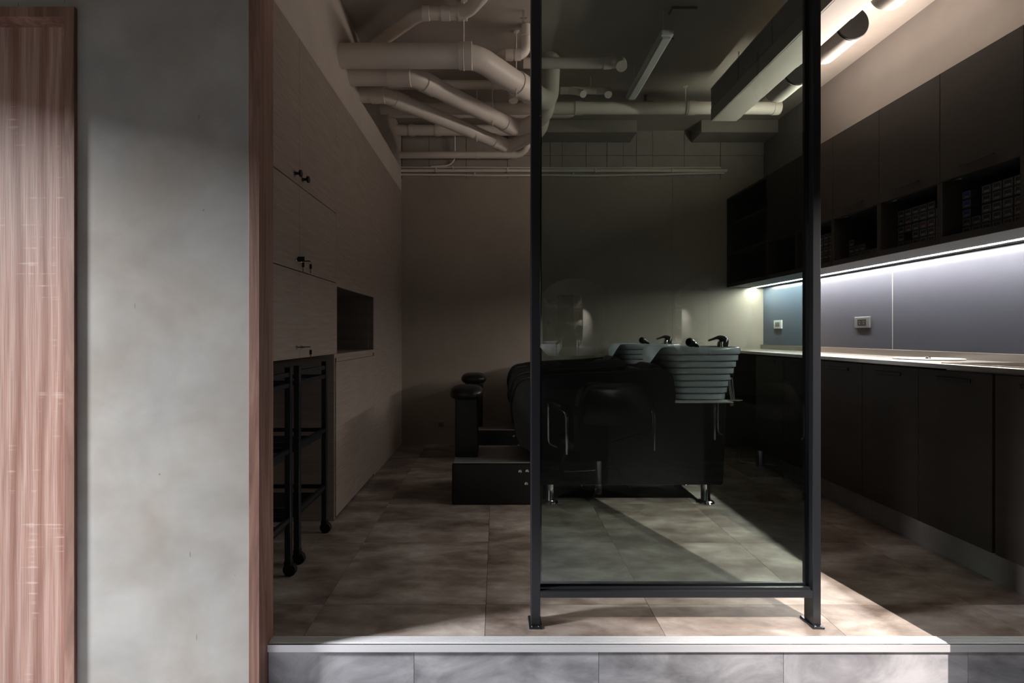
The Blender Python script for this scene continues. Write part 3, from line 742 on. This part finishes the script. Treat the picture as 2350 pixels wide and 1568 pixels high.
def backwash():
    t = thing('shampoo_chair', (0.6, 3.45, 0), 'black shampoo chair with grey ribbed basin on the side of the glass screen', 'chair', 'shampoo chairs with basins')
    y0, y1 = 3.19, 3.69
    st = box('step_box', -0.263, 0.27, y0, y1, 0.0, 0.243, 'black', t, bev=0.012, seg=3)
    box('step_plate', -0.255, 0.268, y0 + 0.008, y1 - 0.008, 0.243, 0.2505, 'grey_plate', st, bev=0.002)
    for sx, sz in ((0.137, 0.198), (0.178, 0.200), (0.173, 0.126)):
        lathe('screw_cap', [(0.003, -0.0005), (0.003, -0.002), (0.010, -0.003), (0.0105, -0.001), (0.0105, 0.0)], (sx, y0, sz), 'chrome', st, axis='y', seg=16)
    box('leg_rest_post', -0.255, -0.118, 3.325, 3.555, 0.2505, 0.61, 'black', t, bev=0.008, seg=3)
    pillow('leg_rest_cushion', -0.293, -0.085, 3.275, 3.605, 0.592, 0.682, 'vinyl', t, e=0.6)
    prism('body', smooth_poly([(0.24, 0.12), (1.325, 0.12), (1.345, 0.597), (0.985, 0.597), (0.90, 0.50), (0.24, 0.44)], 0.02), y0, y1, 'vinyl', t)
    arm = smooth_poly([(0.12, 0.36), (0.085, 0.60), (0.13, 0.735), (0.30, 0.762), (0.72, 0.782), (0.975, 0.805), (1.03, 0.765), (1.05, 0.60), (0.95, 0.46), (0.30, 0.26)], 0.06, 6)
    prism('armrest', arm, y0 - 0.012, y0 + 0.09, 'vinyl', t, bev=0.010)
    prism('armrest', arm, y1 - 0.09, y1 + 0.012, 'vinyl', t, bev=0.010)
    edge = [(0.128, 0.40), (0.089, 0.60), (0.112, 0.680), (0.150, 0.729), (0.30, 0.7585), (0.72, 0.7785), (0.93, 0.7965)]
    for yy in (y0 + 0.012, y0 + 0.039, y0 + 0.066, y1 - 0.066, y1 - 0.039, y1 - 0.012):
        tube('piping', [(x, yy, z) for x, z in edge], 0.0065, 'vinyl', t, 8, 0.05)
    # padded rolls of seat and back between the arms
    path = [(0.13, 0.40), (0.105, 0.50), (0.115, 0.60), (0.16, 0.675), (0.25, 0.70), (0.35, 0.70), (0.45, 0.70), (0.55, 0.705), (0.65, 0.715), (0.75, 0.73), (0.84, 0.755), (0.92, 0.785)]
    for x, z in path:
        bm = bmesh.new(); r = 0.05; x += 0.034; z -= 0.012
        add_tube(bm, [(x, y0 + 0.088, z), (x, y0 + 0.10, z), (x, y1 - 0.10, z), (x, y1 - 0.088, z)], [r * 0.75, r, r, r * 0.75], 18)
        new_obj('padding_roll', bm, 'vinyl', t, smooth=True)
    pillow('neck_rest', 0.945, 1.03, 3.36, 3.58, 0.755, 0.822, 'black', t, e=0.7)
    for lx, ly in ((0.314, 3.235), (1.24, 3.235), (0.314, 3.645), (1.24, 3.645)):
        lathe('leg', [(0.050, 0.0), (0.052, 0.006), (0.046, 0.014), (0.030, 0.018), (0.0275, 0.022), (0.0275, 0.122)], (lx, ly, 0), 'chrome', t, seg=28)
    box('basin_shelf', 1.0, 1.39, 3.20, 3.70, 0.597, 0.603, 'grey_plate', t, bev=0.001)
    b = basin(t)
    # spray head lying on the rim and lever mixer
    bm = bmesh.new()
    add_tube(bm, [(1.17, 3.33, 0.955), (1.178, 3.335, 0.954), (1.198, 3.35, 0.948), (1.205, 3.355, 0.946)], [0.020, 0.027, 0.026, 0.016], 18)
    add_tube(bm, [(1.205, 3.355, 0.946), (1.225, 3.37, 0.938), (1.25, 3.385, 0.925)], [0.014, 0.016, 0.010], 14)
    new_obj('spray_head', bm, 'black_gloss', b, smooth=True)
    tube('spray_collar', [(1.248, 3.384, 0.926), (1.268, 3.396, 0.913)], 0.0055, 'chrome', b, seg=10)
    lathe('mixer_body', [(0.024, 0.895), (0.024, 0.93), (0.021, 0.955), (0.012, 0.962)], (1.40, 3.40, 0), 'chrome', b, seg=22)
    bm = bmesh.new()
    pts = rounded([(1.415, 3.40, 0.93), (1.425, 3.40, 0.965), (1.385, 3.395, 0.985), (1.315, 3.385, 0.962)], 0.04, 6)
    add_tube(bm, pts, [0.027 - 0.021 * (i / (len(pts) - 1)) ** 1.5 for i in range(len(pts))], 14)
    new_obj('mixer_lever', bm, 'black_gloss', b, smooth=True)
    for k, (ax, bx_) in enumerate(((1.405, 1.425), (1.412, 1.437), (1.428, 1.446))):
        tube('hose', [(ax, 3.31, 0.775), (ax + 0.006, 3.31, 0.70), (bx_, 3.31, 0.606)], 0.0042 if k < 2 else 0.003, 'steel', b, seg=10)
    lathe('hose_bracket', [(0.01, 0.74), (0.014, 0.745), (0.014, 0.765), (0.01, 0.77)], (1.422, 3.31, 0), 'black_gloss', b, seg=14)
    lathe('drip_tray', [(0.02, 0.598), (0.050, 0.600), (0.054, 0.604), (0.048, 0.605), (0.02, 0.602)], (1.438, 3.31, 0), 'chrome', b, seg=26)
    lathe('drain_funnel', [(0.008, 0.565), (0.014, 0.57), (0.018, 0.599)], (1.425, 3.31, 0), 'copper', b, seg=16)
    return t
u1 = backwash()
u2 = copy_tree(u1, None, (0, 1.095, 0))
u1['label'] = 'black shampoo chair with grey ribbed basin standing nearer the glass screen'
u2['label'] = 'black shampoo chair with grey ribbed basin standing close to the back wall'

# small socket low on the back wall
t = thing('low_wall_socket', (-0.51, D, 0.16), 'dim wall socket plate low on the back wall by the corner', 'socket')
box('plate', -0.565, -0.455, D - 0.008, D - 0.0002, 0.135, 0.215, 'back_wall', t, bev=0.002)
box('insert', -0.535, -0.485, D - 0.0095, D - 0.008, 0.155, 0.195, 'taupe_dark', t)

# ------------------------------------------------------------------ pipes under the ceiling
def pipe(name, pts, r, label, bend=0.08, couplings=(), seg=20, mat='pipe', cat='pipe', group='cream pipes under the ceiling'):
    """pipe run with socket couplings given as (segment, t, length)"""
    p0 = Vector(pts[0]); t = thing(name, tuple(p0), label, cat, group)
    tube('pipe', pts, r, mat, t, seg, bend)
    for s, q, ln in couplings:
        a, b = Vector(pts[s]), Vector(pts[s + 1]); d = (b - a).normalized(); c = a + (b - a) * q
        bm = bmesh.new(); h = d * ln / 2
        add_tube(bm, [c - h, c - h * 0.96, c + h * 0.96, c + h], [r * 1.0, r * 1.11, r * 1.11, r * 1.0], seg)
        new_obj('coupling', bm, mat, t, smooth=True)
    return t
W0 = XL - 0.03
pipe('drain_pipe', [(W0, 3.05, 2.56), (-0.12, 3.05, 2.56), (0.19, 3.44, 2.545), (0.345, 3.64, 2.545), (0.36, 3.66, ZC - 0.005)], 0.067, 'widest cream drain pipe bending back over the trolley bay', 0.10,
     [(0, 0.93, 0.075), (1, 0.86, 0.09), (2, 0.2, 0.06)])
pipe('drain_pipe', [(W0, 3.247, 2.54), (-0.50, 3.247, 2.54), (0.165, 4.10, 2.54), (0.35, 3.82, 2.54), (0.36, 3.80, ZC - 0.005)], 0.055, 'long slanting cream drain pipe beneath the widest pipe', 0.09,
     [(0, 0.80, 0.14), (1, 0.88, 0.13), (1, 0.12, 0.10)])
pipe('drain_pipe', [(W0, 3.51, 2.545), (-0.72, 3.51, 2.545), (0.095, 4.33, 2.49), (0.33, 3.98, 2.49), (0.36, 3.935, ZC - 0.005)], 0.049, 'lowest slanting cream drain pipe ending in an elbow', 0.09,
     [(0, 0.75, 0.09), (1, 0.90, 0.14), (1, 0.10, 0.10)])
pipe('ceiling_pipe', [(-0.76, 3.39, 2.80), (-0.427, 3.05, 2.80), (-0.17, 3.05, 2.80), (-0.055, 2.86, 2.80), (-0.055, 2.5, 2.80)], 0.036, 'cream pipe with two elbows close under the ceiling above the widest pipe', 0.07,
     [(1, 0.55, 0.05), (1, 0.92, 0.05), (1, 0.12, 0.04)])
pipe('branch_pipe', [(W0, 3.88, 2.78), (0.10, 3.88, 2.78), (0.115, 3.80, 2.70), (0.115, 3.78, 2.62)], 0.032, 'slim cream branch pipe ending in a drooping elbow', 0.05, [(0, 0.86, 0.05), (0, 0.97, 0.05)])
pipe('cross_pipe', [(W0, 4.10, 2.705), (2.13, 4.10, 2.705)], 0.046, 'straight cream pipe crossing the room behind the smoked glass', 0, [(0, 0.50, 0.06), (0, 0.78, 0.06), (0, 0.99, 0.05)])
pipe('cross_pipe', [(W0, 4.42, 2.785), (0.62, 4.42, 2.785), (0.62, 4.42, ZC - 0.003)], 0.026, 'thin cream pipe high under the ceiling near the back wall', 0.05, [(0, 0.4, 0.04)])
pipe('cross_pipe', [(W0, 4.77, 2.79), (0.30, 4.77, 2.79)], 0.046, 'cream pipe with collars running just before the back wall', 0, [(0, 0.13, 0.05), (0, 0.32, 0.05)])
pipe('cross_pipe', [(W0, 4.90, 2.615), (0.20, 4.90, 2.615), (0.27, 4.86, 2.66), (0.29, 4.84, ZC - 0.004)], 0.031, 'lowest cream cross pipe with upturned elbow on the back wall', 0.07, [(0, 0.96, 0.05), (0, 0.67, 0.04)])
pipe('trap_pipe', [(0.0, 3.45, 2.69), (0.02, 3.29, 2.69), (0.175, 3.29, 2.69), (0.178, 3.29, ZC - 0.004)], 0.031, 'short cream trap pipe turning up into the ceiling beside the black post', 0.06, [(1, 0.35, 0.045), (1, 0.70, 0.04), (2, 0.75, 0.05)])
pipe('stub_pipe', [(0.17, 3.50, 2.745), (0.75, 3.50, 2.745), (0.785, 3.44, 2.725), (0.775, 3.38, 2.665)], 0.034, 'grey-looking pipe ending in an open elbow behind the smoked glass', 0.06, [(0, 0.93, 0.05)])
stp = pipe('stub_pipe', [(0.46, 3.95, 2.77), (0.77, 3.95, 2.77), (0.80, 3.90, 2.745), (0.79, 3.86, 2.70)], 0.026, 'thin pipe with two drooping stubs behind the smoked glass', 0.05, [(0, 0.35, 0.04), (0, 0.9, 0.04)])
tube('branch', [(0.52, 3.95, 2.77), (0.60, 3.90, 2.735), (0.61, 3.84, 2.695)], 0.024, 'pipe', stp, 18, 0.04)
tube('rod', [(0.68, 3.95, 2.795), (0.68, 3.95, ZC - 0.0003)], 0.004, 'pipe', stp, 8)
# back wall conduits and cables
def cable(pts, r, label, name='conduit', mat='pipe', clips=()):
    t = thing(name, tuple(pts[0]), label, 'conduit', 'conduits along the back wall')
    tube('tube', pts, r, mat, t, 10, 0.06)
    for c in clips: box('clip', c - 0.006, c + 0.006, D - r * 2.6 - 0.003, D - 0.0002, pts[0][2] - r - 0.004, pts[0][2] + r + 0.004, mat, t, bev=0.001)
    return t
cable([(W0, D - 0.020, 2.496), (2.10, D - 0.020, 2.496)], 0.0155, 'thick cream conduit along the top of the back wall board', clips=(-0.55, 0.10, 0.9, 1.6))
cable([(W0, D - 0.012, 2.528), (-0.30, D - 0.012, 2.528), (0.6, D - 0.012, 2.522), (2.05, D - 0.012, 2.526)], 0.0075, 'thin cream cable above the thick conduit', clips=(-0.4,))
cable([(W0, D - 0.012, 2.462), (-0.35, D - 0.012, 2.458), (0.0, D - 0.012, 2.453), (0.4, D - 0.012, 2.457), (0.9, D - 0.012, 2.452), (1.4, D - 0.012, 2.462), (2.08, D - 0.012, 2.476)], 0.010, 'sagging cream cable below the thick conduit', clips=(-0.2, 0.7))
cable([(-0.60, D - 0.012, 2.535), (-0.44, D - 0.014, 2.545), (-0.385, D - 0.03, 2.585), (-0.38, D - 0.05, 2.66), (-0.38, 4.93, ZC - 0.003)], 0.008, 'short cable curving up from the conduits to the ceiling', 'loose_cable')
# hanger rods with clamps
def hanger(x, y, z, r, label):
    t = thing('pipe_hanger', (x, y, z), label, 'hanger', 'rods holding the pipes')
    tube('rod', [(x, y, z + r), (x, y, ZC - 0.0005)], 0.004, 'pipe', t, 8)
    bm = bmesh.new(); n = 28
    ring = [(x, y + math.cos(2 * PI * k / n) * (r + 0.003), z + math.sin(2 * PI * k / n) * (r + 0.003)) for k in range(n + 1)]
    add_tube(bm, ring, 0.0035, 6, caps=False)
    new_obj('clamp_ring', bm, 'pipe', t, smooth=True)
    lathe('ceiling_plate', [(0.018, -0.006), (0.018, -0.0005)], (x, y, ZC), 'pipe', t, seg=16)
hanger(-0.185, 3.05, 2.56, 0.070, 'rod hanger clamped round the widest drain pipe')
hanger(0.12, 3.355, 2.548, 0.075, 'rod hanger on the bend of the widest drain pipe')
hanger(-0.03, 3.85, 2.54, 0.062, 'rod hanger on the long slanting drain pipe')
hanger(-0.15, 4.08, 2.507, 0.056, 'rod hanger on the lowest slanting drain pipe')
hanger(1.42, 4.10, 2.705, 0.047, 'rod hanger on the crossing pipe behind the smoked glass')
# small ceiling fittings
def sprinkler(x, y, label):
    t = thing('sprinkler_head', (x, y, ZC - 0.07), label, 'sprinkler', 'small ceiling fittings')
    lathe('stem', [(0.010, -0.05), (0.012, -0.0005)], (x, y, ZC), 'black', t, seg=12)
    lathe('cup', [(0.012, -0.072), (0.020, -0.07), (0.022, -0.055), (0.014, -0.048)], (x, y, ZC), 'black', t, seg=16)
    box('bracket', x + 0.01, x + 0.06, y - 0.003, y + 0.003, ZC - 0.052, ZC - 0.046, 'black', t)
sprinkler(1.03, 2.80 + 0.55, 'black sprinkler cup on the ceiling beside the vent duct')
sprinkler(1.16, 4.25, 'black sprinkler cup beyond the crossing pipe behind glass')
t = thing('chrome_valve', (0.155, 3.14, ZC - 0.06), 'little chrome valve on the ceiling by the trap pipe', 'valve')
lathe('stem', [(0.006, -0.055), (0.006, -0.0005)], (0.155, 3.14, ZC), 'chrome', t, seg=12)
box('cross_bar', 0.135, 0.175, 3.136, 3.144, ZC - 0.048, ZC - 0.040, 'chrome', t, bev=0.001)
lathe('nut', [(0.010, -0.064), (0.012, -0.058), (0.010, -0.052)], (0.155, 3.14, ZC), 'chrome', t, seg=8)
t = tag(tube('bent_rod', [(0.98, 3.06, ZC - 0.008), (1.00, 3.00, ZC - 0.008), (1.11, 2.955, ZC - 0.008)][:0] + [(1.00, 3.16, ZC - 0.01), (1.00, 3.10, ZC - 0.01), (1.14, 3.10, ZC - 0.01)], 0.006, 'black', None, 8), 'thin black rod bent into an L on the ceiling', 'rod')

# plastic wrapped linear lamp hung on a wire
t = thing('linear_lamp', (0.96, 3.48, 2.70), 'pale unlit linear lamp hung lengthwise behind the smoked glass', 'lamp')
box('housing', 0.925, 0.995, 3.06, 3.90, 2.685, 2.715, 'white_plastic', t, bev=0.004)
box('lamp_cover', 0.935, 0.985, 3.08, 3.88, 2.672, 2.685, 'white_plastic', t, bev=0.004)
for y in (3.14, 3.80): tube('suspension_wire', [(0.96, y, 2.715), (0.96, y, ZC - 0.001)], 0.0025, 'pipe', t, 6)

# linear air duct with side grille
ad = thing('air_duct', (1.595, 2.9, 2.50), 'long cream air duct with a grey louvred side grille', 'duct')
A0, A1, AY0, AY1 = 1.505, 1.685, 1.75, 3.83
boxes('casing', [(A0 + 0.012, A1, AY0, AY1, 2.50, 2.73)], 'beige_metal', ad, bev=0.002)
box('bottom_lip', A0, A0 + 0.0118, AY0, AY1, 2.50, 2.585, 'louvre', ad, bev=0.001)
box('top_lip', A0, A0 + 0.0118, AY0, AY1, 2.718, 2.73, 'louvre', ad)
for k in range(11):
    z = 2.591 + k * 0.0115
    box('louvre', A0 + 0.001, A0 + 0.0115, AY0 + 0.001, AY1 - 0.001, z, z + 0.0055, 'louvre', ad)
for y in (3.40, 2.98, 2.56, 2.14): box('mullion', A0 + 0.0002, A0 + 0.0115, y - 0.004, y + 0.004, 2.5855, 2.7175, 'grille', ad)
for y in (2.0, 2.9, 3.6): tube('hanger_rod', [(1.60, y, 2.73), (1.60, y, ZC - 0.001)], 0.005, 'pipe', ad, 8)
# cylindrical spotlights beside the duct, on a slim rail
rail = thing('lamp_rail', (1.765, 2.8, 2.60), 'slim cream rail along the air duct carrying round spotlights', 'rail')
box('rail', 1.745, 1.785, 1.85, 3.50, 2.655, 2.690, 'beige_metal', rail, bev=0.004)
for y in (2.0, 2.75, 3.4): tube('rail_rod', [(1.765, y, 2.69), (1.765, y, ZC - 0.001)], 0.005, 'pipe', rail, 8)
for i, yn in enumerate((3.21, 2.72, 2.23)):
    t = thing('cylinder_spotlight', (1.77, yn + 0.12, 2.466),
              ['round cream spotlight with black mouth seen through the smoked glass', 'round cream spotlight with black mouth beside the black post', 'round cream spotlight with black mouth above the overhead doors'][i], 'spotlight', 'round spotlights on the rail')
    lathe('housing', [(0.079, 0.0), (0.083, 0.003), (0.083, 0.235), (0.076, 0.25), (0.0, 0.2505)], (1.77, yn, 2.55), 'beige_metal', t, axis='y', seg=40)
    lathe('mouth_ring', [(0.045, -0.006), (0.078, -0.014), (0.082, -0.010), (0.082, -0.0002), (0.045, -0.0002)], (1.77, yn, 2.55), 'black', t, axis='y', seg=40)
    lathe('lens', [(0.0, -0.004), (0.045, -0.005), (0.045, -0.0003), (0.0, -0.0003)], (1.77, yn, 2.55), 'black_gloss', t, axis='y', seg=30)
    lathe('neck', [(0.026, -0.235), (0.028, -0.23), (0.028, -0.02), (0.024, -0.007)], (1.75, yn, 2.592), 'beige_metal', t, axis='y', seg=22)
    box('clip', 1.752, 1.788, yn + 0.10, yn + 0.14, 2.630, 2.656, 'white_plastic', t, bev=0.002)

# ------------------------------------------------------------------ front room furniture (seen mirrored in the smoked glass)
def styling_chair(loc, rot, label):
    t = thing('styling_chair', (0, 0, 0), label, 'chair', 'styling chairs in the front room')
    lathe('base_disc', [(0.296, 0.0), (0.297, 0.008), (0.27, 0.018), (0.10, 0.03), (0.045, 0.05), (0.035, 0.07)], (0, 0, 0), 'black_gloss', t, seg=48)
    lathe('column', [(0.034, 0.06), (0.034, 0.10), (0.029, 0.105), (0.029, 0.34)], (0, 0, 0), 'chrome', t, seg=28)
    tube('pump_lever', [(0.03, 0.0, 0.30), (0.10, 0.06, 0.26), (0.14, 0.12, 0.16), (0.15, 0.14, 0.14)], 0.007, 'black_gloss', t, 10, 0.04)
    pillow('seat', -0.25, 0.25, -0.27, 0.25, 0.33, 0.50, 'vinyl', t, e=0.35)
    prism('backrest', smooth_poly([(-0.245, 0.36), (0.245, 0.36), (0.25, 0.72), (0.20, 0.86), (-0.20, 0.86), (-0.25, 0.72)], 0.06), 0.20, 0.285, 'vinyl', t, bev=0.015)
    prism('back_shell', smooth_poly([(-0.22, 0.60), (0.23, 0.57), (0.235, 0.72), (0.19, 0.835), (-0.17, 0.835), (-0.21, 0.74)], 0.04), 0.2852, 0.295, 'black_gloss', t, bev=0.003)
    for s in (-1, 1):
        tube('arm_frame', [(s * 0.30, 0.22, 0.40), (s * 0.30, 0.22, 0.66), (s * 0.30, -0.22, 0.68), (s * 0.30, -0.22, 0.38), (s * 0.24, -0.2, 0.36)], 0.011, 'chrome', t, 12, 0.05)
        box('arm_pad', s * 0.30 - 0.028, s * 0.30 + 0.028, -0.21, 0.18, 0.682, 0.712, 'vinyl', t, bev=0.010, seg=3)
    tube('footrest', [(-0.16, -0.22, 0.36), (-0.16, -0.42, 0.12), (0.16, -0.42, 0.12), (0.16, -0.22, 0.36)], 0.011, 'chrome', t, 12, 0.04)
    t.location = loc; t.rotation_euler = (0, 0, rot)
    return t
styling_chair((0.71, 0.0, ZO), math.radians(-10), 'black styling chair on a round base facing the round mirror, mirrored in the glass')
styling_chair((1.96, -0.28, ZO), math.radians(25), 'black styling chair turned aside on a chrome column, mirrored in the glass')
for i, mx_ in enumerate((0.72, 1.96)):
    t = thing('round_mirror', (mx_, -1.245, 0.72), ['frameless round mirror above the console behind the facing chair', 'frameless round mirror above the console behind the turned chair'][i], 'mirror', 'round mirrors on the rear wall')
    lathe('mirror_glass', [(0.398, 0.0), (0.40, 0.003), (0.40, 0.006), (0.397, 0.008)], (mx_, -1.2485, 1.12), 'mirror', t, axis='y', seg=72)
    t = thing('wall_console', (mx_, -1.15, 0.49), ['thin black wall console under the round mirror of the facing chair', 'thin black wall console under the round mirror of the turned chair'][i], 'console', 'consoles under the mirrors')
    box('top', mx_ - 0.31, mx_ + 0.31, -1.249, -1.01, 0.655, 0.672, 'black_gloss', t, bev=0.002)
    box('drawer', mx_ - 0.30, mx_ + 0.30, -1.249, -1.02, 0.53, 0.655, 'black', t, bev=0.002)

# warm ceiling spotlight of the front room, throwing the hard-edged patch on the raised floor
t = thing('track_spotlight', (1.72, 0.2, 2.60), 'black can spotlight under the front room ceiling', 'spotlight')
SPOT, AIM = Vector((1.72, 0.2, 2.62)), Vector((1.28, 2.25, 0.0))
dv = (AIM - SPOT).normalized()
bm = bmesh.new(); q0 = SPOT - dv * 0.06; q1 = SPOT + dv * 0.07
add_tube(bm, [q0, q1], 0.042, 28, caps=False); add_tube(bm, [q0, q1], 0.039, 28, caps=False)
add_tube(bm, [q0, q0 + dv * 0.004], 0.042, 28)
new_obj('can', bm, 'black', t, smooth=True)
tube('stem', [q0 + Vector((0, 0, 0.03)), (q0.x, q0.y, ZC - 0.001)], 0.008, 'black', t, 10)
sl = bpy.data.lights.new('spot_beam', 'SPOT')
sl.energy = 1050; sl.color = (1.0, 0.90, 0.83); sl.spot_size = math.radians(40); sl.spot_blend = 1.0; sl.shadow_soft_size = 0.006; sl.cycles.use_multiple_importance_sampling = False
so = bpy.data.objects.new('spot_beam', sl); C.objects.link(so)
so.location = SPOT - Vector(t.location); so.parent = t
so.rotation_euler = dv.to_track_quat('-Z', 'Y').to_euler()
